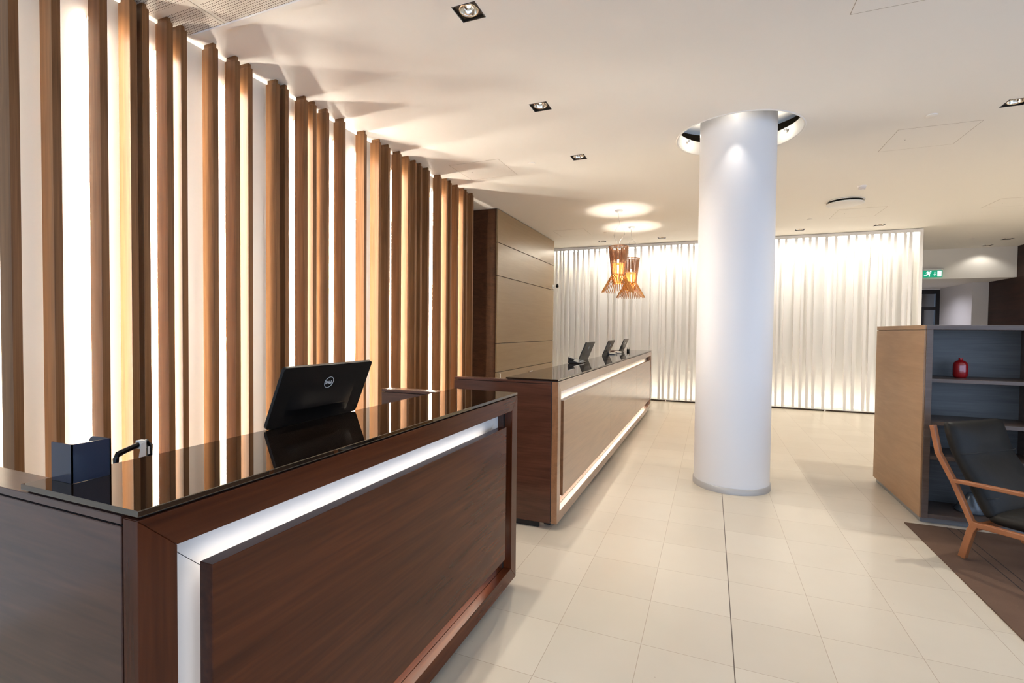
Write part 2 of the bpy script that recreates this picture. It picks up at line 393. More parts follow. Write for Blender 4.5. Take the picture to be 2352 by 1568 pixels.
# right hand dark panelling, with a glazed stretch near the front
WZ0, WZ1 = 0.08, 3.10
struct('wall_right', MB().box(XE, XE+0.1, 11.6, 14.6, 0, H), WALLD)
struct('wall_right_front', MB().box(XE, XE+0.1, 4.2, 11.6, 0, H).box(XE, XE+0.1, -3.7, 4.2, 0, WZ0).box(XE, XE+0.1, -3.7, 4.2, WZ1, H), WALLW)
struct('wall_front', MB().box(-3.7, XE+0.1, YS-0.1, YS, 0, WZ0).box(-3.7, XE+0.1, YS-0.1, YS, WZ1, H).box(-3.7, -3.0, YS-0.1, YS, WZ0, WZ1), WALLW)
def window(name, x0, x1, y0, y1, n, axis):
    root = bpy.data.objects.new(name, None); COL.objects.link(root); root.location = (x0, y0, WZ0); root['kind'] = 'structure'
    fr = MB(root.location); L_ = (x1-x0) if axis == 0 else (y1-y0)
    for i in range(n+1):
        t = L_*i/n
        if axis == 0: fr.box(x0+t-0.03, x0+t+0.03, y0, y1, WZ0, WZ1)
        else: fr.box(x0, x1, y0+t-0.03, y0+t+0.03, WZ0, WZ1)
    fr.box(x0, x1, y0, y1, WZ0, WZ0+0.06).box(x0, x1, y0, y1, WZ1-0.06, WZ1)
    fr.build('window_frame', DOORM, root)
    g = MB(root.location)
    if axis == 0: g.box(x0, x1, (y0+y1)/2-0.005, (y0+y1)/2+0.005, WZ0+.03, WZ1-.03)
    else: g.box((x0+x1)/2-0.005, (x0+x1)/2+0.005, y0, y1, WZ0+.03, WZ1-.03)
    g.build('pane', PANE, root)
window('window_1', -3.0, XE, YS-0.08, YS-0.02, 6, 0)
window('window_2', XE+0.02, XE+0.08, -3.6, 4.2, 5, 1)
portal((1.46, YS-0.12, 1.5), (PI/2, 0, 0), 8.9, 3.0)
portal((XE+0.12, 0.3, 1.5), (PI/2, 0, PI/2), 7.8, 3.0)

# header and corridor beyond the screen
struct('trim_1', MB().box(3.44, XE, YN, YN+0.25, 2.69, H), CEIL)             # header beam
struct('ceiling_corridor', MB().box(3.44, XE+0.1, YN+0.25, 16.6, 2.69, 2.75), CEIL)
struct('wall_corridor_left', MB().box(3.34, 3.44, 11.08, 16.6, 0, H), LAVW)
struct('wall_corridor_right', MB().box(5.63, XE, 14.6, 16.6, 0, 2.69), LAVW)
struct('wall_corridor_end', MB().box(3.44, 3.9, 16.3, 16.45, 0, 2.69).box(3.9, 5.63, 16.3, 16.45, 2.66, 2.69), LAVW)
# glazed double door at the corridor end
dr = bpy.data.objects.new('door_1', None); COL.objects.link(dr); dr.location = (3.9, 16.34, 0); dr['kind'] = 'structure'
f = MB(dr.location).box(3.9, 5.63, 16.32, 16.42, 2.55, 2.66).box(3.9, 3.98, 16.32, 16.42, 0, 2.55).box(5.54, 5.63, 16.32, 16.42, 0, 2.55).box(3.98, 5.54, 16.32, 16.42, 2.12, 2.20)
f.box(4.72, 4.90, 16.33, 16.41, 0, 2.12).box(5.22, 5.30, 16.33, 16.41, 0, 2.12).box(3.98, 5.54, 16.33, 16.41, 0, 0.15)
f.build('door_frame', DOORM, dr)
MB(dr.location).box(3.98, 5.54, 16.36, 16.37, 0.15, 2.55).build('pane', PANE, dr)
MB(dr.location).box(5.03, 5.16, 16.345, 16.352, 1.83, 1.94).build('notice', PAPER, dr)
MB(dr.location).tube([(5.18, 16.28, 0.9), (5.18, 16.28, 1.5)], 0.014).build('door_handle', STEEL, dr)
spot('corridor_fill_light', (4.7, 15.1, 2.68), (4.7, 15.1, 0), 62, 160, 1.0, (0.93, 0.90, 1.0), 0.06)  # added fill without a fixture, brightens the corridor wall in place of daylight
VEST = plain('vestibule_grey_brown_paint', (0.30, 0.26, 0.22), 0.6)
struct('wall_vestibule', MB().box(3.34, 5.1, 18.4, 18.5, 0, 2.9).box(3.34, 3.44, 16.6, 18.4, 0, 2.9).box(5.93, 6.03, 16.6, 18.4, 0, 2.9).box(5.4, 6.03, 18.4, 18.5, 0, 2.9).box(3.34, 6.03, 16.6, 18.5, 2.8, 2.9), VEST)

# perforated acoustic ceiling field by the battens and its white edge trim
pf = MB().box(-3.15, -0.5, -1.5, 2.135, H-0.004, H+0.002).build('perforated_ceiling_panel', PERF)
tag(pf, 'perforated acoustic ceiling panel at the top left, above the nearest battens', 'ceiling panel')
tr = MB()
tr.box(-3.15, -0.45, 2.135, 2.185, H-0.012, H+0.002)
struct('trim_2', tr, CEIL, bevel=0.003)
sm_ = MB().box(-2.797, -2.793, -1.5, 2.135, H-0.0055, H-0.003)
sm_.build('joint', SEAM, pf)

# ------------------------------------------------------------------ column
col = thing('column', 'tall round white column standing in the middle of the tiled floor', 'column', (0.204, 5.153, 0))
o_ = MB(col.location).lathe([(0.336, 0.055), (0.336, 3.95)], (0.204, 5.153, 0), 96, cap0=True, cap1=True).build('shaft', COLW, col)
MB(col.location).lathe([(0.345, 0.0), (0.345, 0.055), (0.336, 0.057)], (0.204, 5.153, 0), 96).build('base_ring', plain('grey_satin_metal', (0.42, 0.41, 0.40), 0.45, metal=0.2), col)
rim = MB((CC[0], CC[1], H))
rim.lathe([(CR, 0), (CR+0.006, -0.006), (CR+0.016, -0.006), (CR+0.018, 0)], (CC[0], CC[1], H), 96)
rim.lathe([(CR, 0), (CR, 0.135), (CR+0.012, 0.135), (CR+0.012, 0.001)], (CC[0], CC[1], H), 96)
ro = rim.build('ceiling_opening_ring', CEIL, loc=(CC[0], CC[1], H))
tag(ro, 'round white upstand ring lining the ceiling hole around the column', 'ceiling ring')
struct('ceiling_void', MB().box(-1.0, 1.5, 3.95, 6.3, 3.95, 3.98).box(-1.02, -1.0, 3.95, 6.3, H+.14, 3.98).box(1.5, 1.52, 3.95, 6.3, H+.14, 3.98)
       .box(-1.0, 1.5, 3.93, 3.95, H+.14, 3.98).box(-1.0, 1.5, 6.3, 6.32, H+.14, 3.98)
       .box(0.80, 1.10, 5.35, 5.9, 3.56, 3.70), PLENUM)
cl_ = MB((CC[0], CC[1], 3.60)).lathe([(0.337, 0.0), (0.66, 0.0), (0.66, 0.02), (0.337, 0.02)], (CC[0], CC[1], 3.60), 96).build('collar', CEIL, col)
cl_.location = (0, CC[1]-5.153, 3.60)
def ring_spot(ang, label):
    x, y = CC[0]+0.515*math.cos(ang), CC[1]+0.515*math.sin(ang)
    t = thing('column_spotlight', label, 'spotlight', (x, y, H+0.09), 0, 'small spotlights around the column head')
    MB(t.location).lathe([(0.011, 0.024), (0.011, -0.004), (0.009, -0.006)], (x, y, H+0.09), 16, cap0=True).build('housing', CHROME, t)
    MB(t.location).lathe([(0.008, -0.005), (0.006, -0.008), (0.001, -0.009)], (x, y, H+0.09), 16).build('lens', BULB, t)
    return t, x, y
for ang, lb, pw in ((math.radians(-95), 'tiny spotlight inside the ceiling ring in front of the column', 5.0),
                    (math.radians(150), 'tiny spotlight inside the ceiling ring at the left of the column', 3),
                    (math.radians(33), 'tiny spotlight inside the ceiling ring at the right of the column', 3)):
    t, x, y = ring_spot(ang, lb)
    dx, dy = CC[0]-x, CC[1]-y
    spot('column_lamp', (x+dx*.12, y+dy*.12, H-0.005), (x+dx*0.45, y+dy*0.45, 2.3), pw, 62, 1.0, (1.0, 0.92, 0.82), 0.010, t)
    point('column_uplamp', (x+dx*.12, y+dy*.12, H+0.13), 0.45, (1.0, 0.90, 0.76), 0.01, t)

# ------------------------------------------------------------------ downlights
def make_downlight(x, y, label):
    t = thing('downlight', label, 'ceiling light', (x, y, H), 0, 'square recessed downlights')
    h = DLH - 0.001; a = (x, y, H)
    fr = MB(a)
    for sx0, sx1, sy0, sy1 in ((-h, h, -h, -h+.006), (-h, h, h-.006, h), (-h, -h+.006, -h, h), (h-.006, h, -h, h)):
        fr.box(x+sx0, x+sx1, y+sy0, y+sy1, H-0.001, H+0.012)
    fr.build('trim', DLBLACK, t)
    hs = MB(a)
    hs.add([(x-h, y-h, H), (x+h, y-h, H), (x+h, y+h, H), (x-h, y+h, H), (x-h, y-h, H+.11), (x+h, y-h, H+.11), (x+h, y+h, H+.11), (x-h, y+h, H+.11)],
           [(0, 4, 5, 1), (1, 5, 6, 2), (2, 6, 7, 3), (3, 7, 4, 0), (4, 7, 6, 5)])
    n = 32; v = []
    for k in range(n):                                   # black cover plate with a round hole
        an = 2*PI*k/n; c, s_ = math.cos(an), math.sin(an); q = (h-.004)/max(abs(c), abs(s_))
        v += [(x+0.060*c, y+0.060*s_, H+.012), (x+q*c, y+q*s_, H+.012)]
    hs.add(v, [(2*k, 2*k+1, (2*k+3) % (2*n), (2*k+2) % (2*n)) for k in range(n)])
    hs.build('housing', DLBLACK, t)
    MB(a).lathe([(0.060, 0.012), (0.0555, 0.005), (0.050, 0.012), (0.050, 0.02)], a, 32).build('lamp_ring', REFLECTOR, t)
    MB(a).lathe([(0.050, 0.014), (0.044, 0.034), (0.030, 0.052), (0.012, 0.058), (0.002, 0.058)], a, 32).build('reflector', REFLECTOR, t)
    MB(a).lathe([(0.002, 0.026), (0.010, 0.030), (0.012, 0.045), (0.009, 0.057)], a, 16).build('bulb', BULB, t)
    return t
names = ['black square downlight over the near desk, the one nearest the camera', 'black square downlight in the middle of the row of three over the desks',
         'black square downlight furthest back in the row of three over the desks', 'square downlight at the right edge of the ceiling, right of the column',
         'square downlight before the white screen, left of the pendant lamps', 'square downlight before the white screen, between pendant lamps and column',
         'square downlight before the white screen, hidden behind the column', 'square downlight before the white screen, just right of the column',
         'square downlight before the white screen, near its right end', 'square downlight closest to the header beam beyond the screen',
         'square downlight over the corridor mouth, one step before the header beam',
         'square downlight over the near end of the front desk', 'square downlight above the rug', 'square downlight above the front of the rug',
         'square downlight above the entrance floor', 'square downlight above the lounge chairs', 'unseen downlight behind the bookcase, added to brighten the ceiling', 'unseen downlight by the right wall before the corridor, added to brighten the ceiling']
dl_first = None
for i, (x, y) in enumerate(DL):
    if dl_first is None: dl_first = t = make_downlight(x, y, names[i])
    else: t = copy_thing(dl_first, (x, y, H), label=names[i])
for i, (x, y) in enumerate(DL):
    pw, ang, bl = SPOT_W, 150, 1.0
    if 4 <= i <= 8: pw, ang = SPOT_W*0.55, 172
    if i in (9, 10): pw, ang, bl = SPOT_W*0.11, 100, 0.45
    if i >= 11: pw = SPOT_W*0.1
    if i == 9: pw, ang = SPOT_W*0.085, 122
    if i >= 16: pw = SPOT_W*2.2  # last two downlights are unseen, added to brighten the right and back ceiling
    if i == 3: pw = SPOT_W*1.5
    spot('downlight_lamp', (x, y, H-0.004), (x, y, 0), pw, ang, bl, WARM, 0.035)

# ------------------------------------------------------------------ timber battens on the left wall
# (y of the near face, colour word of the near face, what is beside it)
BY = [1.238, 1.399, 1.605, 1.752, 1.817, 1.953, 2.038, 2.246, 2.407, 2.508, 2.745, 2.828, 3.020, 3.116, 3.260, 3.460, 3.751, 3.968, 4.116, 4.313, 4.465, 4.602, 4.711, 4.866, 5.139, 5.296, 5.389, 5.573, 5.730, 5.816, 5.996]
BX0, BX1, BW = -3.155, -3.050, 0.0372
ordn = ['first', 'second', 'third', 'fourth', 'fifth', 'sixth', 'seventh', 'eighth', 'ninth', 'tenth', 'eleventh', 'twelfth', 'thirteenth', 'fourteenth', 'fifteenth',
        'sixteenth', 'seventeenth', 'eighteenth', 'nineteenth', 'twentieth', 'twenty-first', 'twenty-second', 'twenty-third', 'twenty-fourth', 'twenty-fifth', 'twenty-sixth',
        'twenty-seventh', 'twenty-eighth', 'twenty-ninth', 'thirtieth', 'last']
special = {0: 'dark timber batten at the left edge of the photo, first of the row', 1: 'timber batten left of the widest glowing white gap, second of the row',
           30: 'last timber batten of the row, next to the dark wall cabinet'}
bt = None
for i, y in enumerate(BY):
    lb = special.get(i, 'tall walnut batten on the glowing wall, %s counted from the left' % ordn[i])
    loc = (BX1, y, 0)
    if bt is None:
        bt = thing('timber_batten', lb, 'batten', loc, 0, 'upright timber battens on the left wall')
        MB(loc).box(BX0, BX1, y, y+BW, 0, H-0.030).build('shaft', BATTEN, bt, bevel=0.0015)
        MB(loc).box(BX0+.01, BX1-.010, y+.008, y+BW-.008, H-0.030, H).build('top_tenon', BATTEN, bt)
    else:
        copy_thing(bt, loc, label=lb)
# vertical light tubes hidden behind some of the battens
TY = {0: 0.022, 2: 0.024, 5: 0.024, 8: 0.028, 12: 0.036, 15: 0.04, 16: 0.045, 19: 0.05, 24: 0.055, 27: 0.05}
lt = None
for i, dy in TY.items():
    y = BY[i] + dy
    lb = 'upright glowing light tube on the wall behind the %s timber batten from the left' % ordn[i]
    loc = (XW+0.018, y, 0.04)
    if lt is None:
        lt = thing('light_tube', lb, 'light tube', loc, 0, 'light tubes behind the battens')
        MB(loc).lathe([(0.008, 0), (0.008, H-0.22)], loc, 12, cap0=True, cap1=True).build('tube', TUBE, lt)
        MB(loc).box(XW, XW+.012, y-.008, y+.008, 0.03, 0.05).box(XW, XW+.012, y-.008, y+.008, H-.19, H-.17).build('holder', WHITEP, lt)
    else:
        c = copy_thing(lt, loc, label=lb)
    if i == 0:                                            # the first tube is turned right down
        tb = [q for q in children_of(lt) if q.name.startswith('tube')][0]; dim = tb.data.copy(); bright = tb.data; tb.data = dim
        dim.materials[0] = plain('dimmed_warm_tube', (1, 1, 1), 0.4, emit=(1.0, 0.88, 0.70), es=LED_E*0.13)
    elif len([1 for q in bpy.data.objects if q.name.startswith('light_tube')]) == 2:
        for q in children_of(c):
            if q.name.startswith('tube'): q.data = bright
        lt = c

# ------------------------------------------------------------------ white slatted screen with light behind it
gapsA = [(-3.341, -3.307), (-3.266, -3.217), (-3.176, -3.143), (-3.102, -3.035), (-2.988, -2.894), (-2.847, -2.807), (-2.768, -2.687), (-2.645, -2.565), (-2.523, -2.428), (-2.386, -2.324), (-2.285, -2.163), (-2.117, -2.073), (-2.018, -1.93), (-1.889, -1.841), (-1.794, -1.72), (-1.669, -1.554), (-1.505, -1.429), (-1.385, -1.268), (-1.22, -1.185), (-1.143, -1.021), (-0.977, -0.942), (-0.897, -0.819), (-0.775, -0.698), (-0.65, -0.611), (-0.57, -0.475), (-0.433, -0.374), (-0.332, -0.258)]
gapsB = [(1.11, 1.169), (1.208, 1.29), (1.334, 1.464), (1.51, 1.58), (1.625, 1.689), (1.737, 1.795), (1.838, 1.957), (2.004, 2.108), (2.153, 2.304), (2.349, 2.424), (2.47, 2.586), (2.633, 2.669), (2.713, 2.798), (2.844, 2.924), (2.965, 3.013), (3.055, 3.156), (3.199, 3.236), (3.28, 3.386)]
gaps = list(gapsA); x = -0.258+0.045
while x < 1.02:
    w = random.choice((0.04, 0.06, 0.08, 0.10, 0.12)); gaps.append((x, min(x+w, 1.065))); x += w+0.045
gaps += gapsB
SY0, SY1, SZ0, SZ1 = 10.70, 10.745, 0.045, 3.275
scr = thing('slatted_screen', 'white slatted screen across the back, lit from behind at top and bottom', 'screen', (0, SY0, 0))
MB(scr.location).box(-3.6, 3.435, SY0, 10.978, SZ1, H-0.008).box(-3.6, 3.435, SY0, SY1, SZ0-.014, SZ0).box(3.386, 3.435, SY0, 10.978, SZ0, SZ1).box(-3.6, 3.435, SY1, 10.978, SZ0-0.014, SZ0-.011).build('frame', SCREENW, scr)
edges = [-3.38] + [e for g in gaps for e in g] + [3.386]
sl0 = None
for k in range(0, len(edges)-1, 2):
    a, b = edges[k], edges[k+1]
    if b - a < 0.005: continue
    if abs(b - 3.386) < 1e-6: continue
    MB(scr.location).box(a, b, SY0, SY1, SZ0, SZ1).build('slat', SCREENW, scr)
for xf in (-2.9, -1.9, -0.855, 0.08, 1.09, 2.02, 3.0):
    MB(scr.location).box(xf-.012, xf+.012, SY0+.005, SY0+.03, 0, SZ0).build('foot', SCREENW, scr)
MB(scr.location).box(-3.6, 3.43, 10.78, 10.81, 0.0, SZ0-.0145).build('plinth', plain('screen_plinth_brown', (0.20, 0.125, 0.07), 0.5), scr)
MB(scr.location).box(-3.55, 3.38, 10.765, 10.785, SZ1-0.022, SZ1-0.004).build('light_strip', STRIP_SCREEN, scr)
MB(scr.location).box(-3.55, 3.38, 10.748, 10.768, SZ0-.0105, SZ0-0.005).build('light_strip', STRIP_SCREEN, scr)

# ------------------------------------------------------------------ wall cabinet (brown panels)
CX0, CX1, CY0, CY1 = -3.60, -3.055, 6.865, 9.76
cab = thing('wall_cabinet', 'floor to ceiling brown panelled cabinet on the wall behind the far desk', 'cabinet', (CX1, CY0, 0))
MB(cab.location).box(CX0, CX1-0.022, CY0, CY1, 0, H-0.006).build('body', CABD, cab)
zs = [0.0, 0.815, 1.262, 2.31, 2.82, H-0.008]
for k in range(5):
    MB(cab.location).box(CX1-0.022, CX1, CY0+0.004, CY1, zs[k]+0.005, zs[k+1]-0.005).build('panel', CABW, cab, bevel=0.0015)
MB(cab.location).box(CX1, CX1+.035, 8.27, 8.43, 0.70, 0.735).build('handle', CHROME, cab, bevel=0.004)
MB(cab.location).tube([(CX1, 6.95, 0.60), (CX1+.03, 6.95, 0.60), (CX1+.03, 6.95, 0.79), (CX1, 6.95, 0.79)], 0.006).build('handle', CHROME, cab)
cc = thing('security_camera', 'small camera on a thin arm at the far edge of the brown cabinet', 'camera', (CX1, 9.70, 2.37))
MB(cc.location).box(CX1, CX1+.010, 9.68, 9.72, 2.34, 2.42).build('mount', WHITEP, cc)
MB(cc.location).tube([(CX1, 9.70, 2.372), (CX1+.085, 9.70, 2.378)], 0.008).build('arm', WHITEP, cc)
MB(cc.location).lathe([(0.002, -0.03), (0.022, -0.025), (0.028, 0.0), (0.024, 0.03), (0.010, 0.05), (0.002, 0.052)], (CX1+.10, 9.70, 2.385), 16).build('lens_housing', BLACKP, cc)

# ------------------------------------------------------------------ reception desks
FX, BXK = -1.02, -1.105          # front plane, lit recess plate
for m_, k_ in ((ENDW, 1.45), (DESKW, 1.42), (DESKV, 1.42)): m_.node_tree.nodes['Principled BSDF'].inputs['Coat IOR'].default_value = k_
STRIP_LOW = plain('lit_warm_floor_strip', (1, 1, 1), 0.4, emit=(1.0, 0.86, 0.70), es=DESK_E*7)
def make_desk(name, y0, y1, seams, label, strip, xend, DESKW, DESKV):
    d = thing(name, label, 'desk', (FX, y0, 0)); of = d.location
    T = 0.076; z0, z1 = 0.052, 1.098; xb = FX-0.046
    # mitred frame: four pieces
    def piece(nm, q, mat):
        MB(of).prism(q, 0, xb, FX).build(nm, mat, d, bevel=0.0012)
    e = 0.0006
    piece('frame_rail', [(y0, z1), (y0+T, z1-T), (y1-T, z1-T), (y1, z1)], DESKW)
    piece('frame_rail', [(y0, z0), (y1, z0), (y1-T, z0+T), (y0+T, z0+T)], DESKW)
    piece('frame_stile', [(y0, z0+e), (y0+T, z0+T+e), (y0+T, z1-T-e), (y0, z1-e)], DESKV)
    piece('frame_stile', [(y1, z0+e), (y1, z1-e), (y1-T, z1-T-e), (y1-T, z0+T+e)], DESKV)
    # reveal behind the frame
    rv = MB(of).box(BXK-0.012, xb-0.002, y0+.055, y1-.055, z0+.055, z0+T).box(BXK-.012, xb-.002, y0+.055, y1-.055, z1-T, z1-.055)
    rv.box(BXK-.012, xb-.002, y0+.055, y0+T, z0+T, z1-T).box(BXK-.012, xb-.002, y1-T, y1-.055, z0+T, z1-T)
    rv.build('reveal', DESKW, d)
    # lit recess plate, mitred like the frame, with a hairline between its pieces
    q = 0.0012; c = 0.22
    bp = MB(of)
    bp.prism([(y0+T+q, z1-T), (y0+T+c, z1-T-c+q), (y1-T-c, z1-T-c+q), (y1-T-q, z1-T)], 0, BXK-.012, BXK)
    bp.prism([(y0+T+q, z0+T), (y1-T-q, z0+T), (y1-T-c, z0+T+c-q), (y0+T+c, z0+T+c-q)], 0, BXK-.012, BXK)
    bp.prism([(y0+T, z0+T+q), (y0+T+c-q, z0+T+c), (y0+T+c-q, z1-T-c), (y0+T, z1-T-q)], 0, BXK-.012, BXK)
    bp.prism([(y1-T, z0+T+q), (y1-T, z1-T-q), (y1-T-c+q, z1-T-c), (y1-T-c+q, z0+T+c)], 0, BXK-.012, BXK)
    tag(bp.build('recess_plate', RECESS, d), 'white lit plate behind the floating front panel')
    MB(of).box(BXK-.03, BXK-.0125, y0+.06, y1-.06, z0+.06, z1-.06).build('core', DESKW, d)
    # floating front panels
    p0, p1, pz0, pz1 = y0+0.152, y1-0.158, 0.218, 0.945
    ed = [p0] + seams + [p1]
    for k in range(len(ed)-1):
        MB(of).box(FX-0.042, FX, ed[k]+(0.001 if k else 0), ed[k+1]-(0.001 if k < len(ed)-2 else 0), pz0, pz1).build('front_panel', DESKW, d, bevel=0.0015)
    MB(of).box(BXK, FX-0.042, p0+.25, p1-.25, pz0+.2, pz1-.2).build('spacer', DESKV, d)
    for yy0, yy1, zz0, zz1 in ((p0+.02, p1-.12, pz1-.035, pz1-.015), (p0+.02, p1-.12, pz0+.015, pz0+.035), (p0+.020, p0+.026, pz0+.04, pz1-.04)):
        MB(of).box(FX-.050, FX-.0425, yy0, yy1, zz0, zz1).build('light_strip', STRIP_LOW if zz1 < 0.4 else strip, d)
    # end panels with a cap, and the groove between them and the frame edge
    for ya, yb in ((y0, y0+.085), (y1-.085, y1)):
        MB(of).box(xend, FX-.052, ya, yb, 0.05, 1.0785).build('end_panel', ENDW, d, bevel=0.0015)
        MB(of).box(xend, FX-.052, ya, yb, 1.0825, 1.0995).build('end_cap', ENDW, d, bevel=0.0015)
        MB(of).box(xend+.08, FX-.15, ya+.03, yb-.03, 0.0, 0.05).build('plinth', BLACKM, d)
    for ya, yb in ((y0+.004, y0+.08), (y1-.08, y1-.004)):
        MB(of).box(xend+.02, xb-.0005, ya, yb, 0.06, 1.079).build('groove_core', BLACKM, d)
    MB(of).box(FX-.13, FX-.08, y0+.1, y1-.1, 0.0, 0.06).build('plinth', BLACKM, d)
    # counter under the glass, and the staff worktop
    MB(of).box(-1.44, xb-.002, y0+.086, y1-.086, 1.06, 1.0995).build('counter_board', DESKW, d)
    MB(of).box(xend+.02, -1.15, y0+.086, y1-.086, 0.70, 0.735).build('worktop', DESKW, d)
    g = MB(of).box(-1.435, FX, y0, y1, 1.1045, 1.117).build('glass_top', GLASSTOP, d, bevel=0.0015, seg=2)
    MB(of).box(-1.425, FX-.010, y0+.010, y1-.010, 1.0995, 1.1045).build('glass_spacer', BLACKM, d)
    return d
D1Y0, D1Y1, D2Y0, D2Y1 = 0.592, 2.593, 3.402, 9.42
make_desk('reception_desk', D1Y0, D1Y1, [], 'near reception desk of dark wood with a white glowing strip and bronze glass top', STRIP_COOL, -1.90, DESKW, DESKV)
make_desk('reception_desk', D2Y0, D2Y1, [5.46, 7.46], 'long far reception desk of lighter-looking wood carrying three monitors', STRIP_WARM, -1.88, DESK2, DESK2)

# ------------------------------------------------------------------ monitors
def letters(mb, w, h, t, z):
    """DELL, drawn in the x (right) / y (up) plane, centred"""
    def poly(p): mb.prism(p, 2, z, z+t)
    a = w/4.35; s = a*0.26
    x = -w/2
    # D
    poly([(x, -h/2), (x+s, -h/2), (x+s, h/2), (x, h/2)])
    poly([(x+s, h/2), (x+s, h/2-s), (x+a*.55, h/2-s), (x+a*.72, h/2-s*1.7), (x+a*.98, h*.2), (x+a*.62, h/2)])
    poly([(x+s, -h/2), (x+a*.62, -h/2), (x+a*.98, -h*.2), (x+a*.72, -h/2+s*1.7), (x+a*.55, -h/2+s), (x+s, -h/2+s)])
    poly([(x+a*.72, -h/2+s*1.7), (x+a*.98, -h*.2), (x+a*.98, h*.2), (x+a*.72, h/2-s*1.7)])
    # tilted E
    x += a*1.12; c = (x+a*.5, 0); R_ = Matrix.Rotation(math.radians(40), 2)
    def te(q):
        out = []
        for px, py in q:
            v = R_ @ Vector((px, py)); out.append((c[0]+v.x, c[1]+v.y))
        poly(out)
    hh = h*0.42; ww = a*.42
    te([(-ww, -hh), (-ww+s, -hh), (-ww+s, hh), (-ww, hh)])
    for yy in (-hh, -s/2, hh-s): te([(-ww+s, yy), (ww, yy), (ww, yy+s), (-ww+s, yy+s)])
    # L L
    for k in (0, 1):
        x2 = -w/2 + a*(2.35+1.03*k)
        poly([(x2, -h/2), (x2+s, -h/2), (x2+s, h/2), (x2, h/2)])
        poly([(x2+s, -h/2), (x2+a*.9, -h/2), (x2+a*.9, -h/2+s), (x2+s, -h/2+s)])
def rounded(w, h, r, n=5):
    pts = []
    for cx, cy, a0 in ((w/2-r, h/2-r, 0), (-w/2+r, h/2-r, 90), (-w/2+r, -h/2+r, 180), (w/2-r, -h/2+r, 270)):
        for k in range(n+1):
            a = math.radians(a0+90*k/n); pts.append((cx+r*math.cos(a), cy+r*math.sin(a)))
    return pts
MWD, MHT, MTK = 0.462, 0.238, 0.014
def make_monitor(loc, label):
    m = thing('monitor', label, 'monitor', loc, 0, 'monitors on the reception desks')
    # local: back face looks to +x and leans outwards; u runs along +y
    tilt = math.atan2(0.092, 0.220)
    # plane frame: u = +y, v = up the back, n = outward normal (+x, down)
    vv = Vector((math.sin(tilt), 0, math.cos(tilt))); nn = Vector((math.cos(tilt), 0, -math.sin(tilt))); uu = Vector((0, 1, 0))
    F = Matrix((uu, vv, nn)).transposed().to_4x4(); F.translation = vv*(MHT/2) + Vector((0, 0, 0.0004))
    MB().prism(rounded(MWD, MHT, 0.012), 2, -MTK, 0, mat=F).build('casing', BLACKP, m, bevel=0.0015, seg=2)
    MB().box(-0.0135, -0.001, -.205, .205, 0.0004, 0.007).build('foot', BLACKM, m)
    MB().prism(rounded(MWD-.03, MHT-.03, 0.004), 2, -MTK-0.001, -MTK+0.0005, mat=F).build('screen', plain('dark_screen', (0.006, 0.006, 0.008), 0.08) if 'dark_screen' not in bpy.data.materials else bpy.data.materials['dark_screen'], m)
    # soft wedge of the kick stand
    w = MB(); n = 12
    prof = [(-0.118, 0.0), (-0.060, 0.003), (-0.035, 0.014), (-0.028, 0.013), (-0.026, -0.001)]
    us = [-0.170, -0.150, -0.10, 0.10, 0.145, 0.160]; sc = [0.0, 0.55, 1, 1, 0.8, 0.0]
    v = []
    # wedge rises from above down to a ridge, then steps in
    pr = [(0.022, 0.0), (-0.005, 0.003), (-0.030, 0.0095), (-0.046, 0.014), (-0.052, 0.0125), (-0.060, 0.002), (-0.118, 0.0008)]
    for u_, s_ in zip(us, sc):
        for pv, pn in pr: v.append((u_, pv, max(pn*s_, 0.0002)))
    k = len(pr)
    w.add(v, [(i*k+j, i*k+j+1, (i+1)*k+j+1, (i+1)*k+j) for i in range(len(us)-1) for j in range(k-1)], True, F)
    w.build('kick_stand', BLACKP, m)
    rg = MB(); n = 48; ro_, ri = 0.0232, 0.0216; v = []
    for i in range(n):
        a = 2*PI*i/n
        for r in (ri, ro_): 
            for z in (0.0002, 0.0014): v.append((0.005+r*math.cos(a), 0.043+r*math.sin(a), z))
    fs = []
    for i in range(n):
        j = (i+1) % n; a, b = 4*i, 4*j
        fs += [(a+1, a+3, b+3, b+1), (a+2, b+2, b+3, a+3), (a, a+1, b+1, b), (a, b, b+2, a+2)]
    rg.add(v, fs, False, F)
    lg = rg.build('badge', SILVER, m)
    G = F.copy(); G = F @ Matrix.Translation((0.005, 0.043, 0))
    lt_ = MB(); tmp = MB(); letters(tmp, 0.035, 0.0125, 0.0012, 0.0002)
    for p in tmp.v: lt_.v.append(G @ p)
    lt_.f = tmp.f; lt_.sm = tmp.sm
    lt_.build('lettering', SILVER, lg)
    return m
GT = 1.117
mon = make_monitor((-1.425, 1.467, GT), 'large black monitor with round chrome badge, on the near desk')
copy_thing(mon, (-1.425, 5.80, GT), label='nearest of the three small-looking monitors on the far desk, beside the telephone')
copy_thing(mon, (-1.425, 7.17, GT), label='middle one of the three monitors on the far desk')
copy_thing(mon, (-1.425, 8.50, GT), label='monitor furthest back on the far desk, close to the white screen')

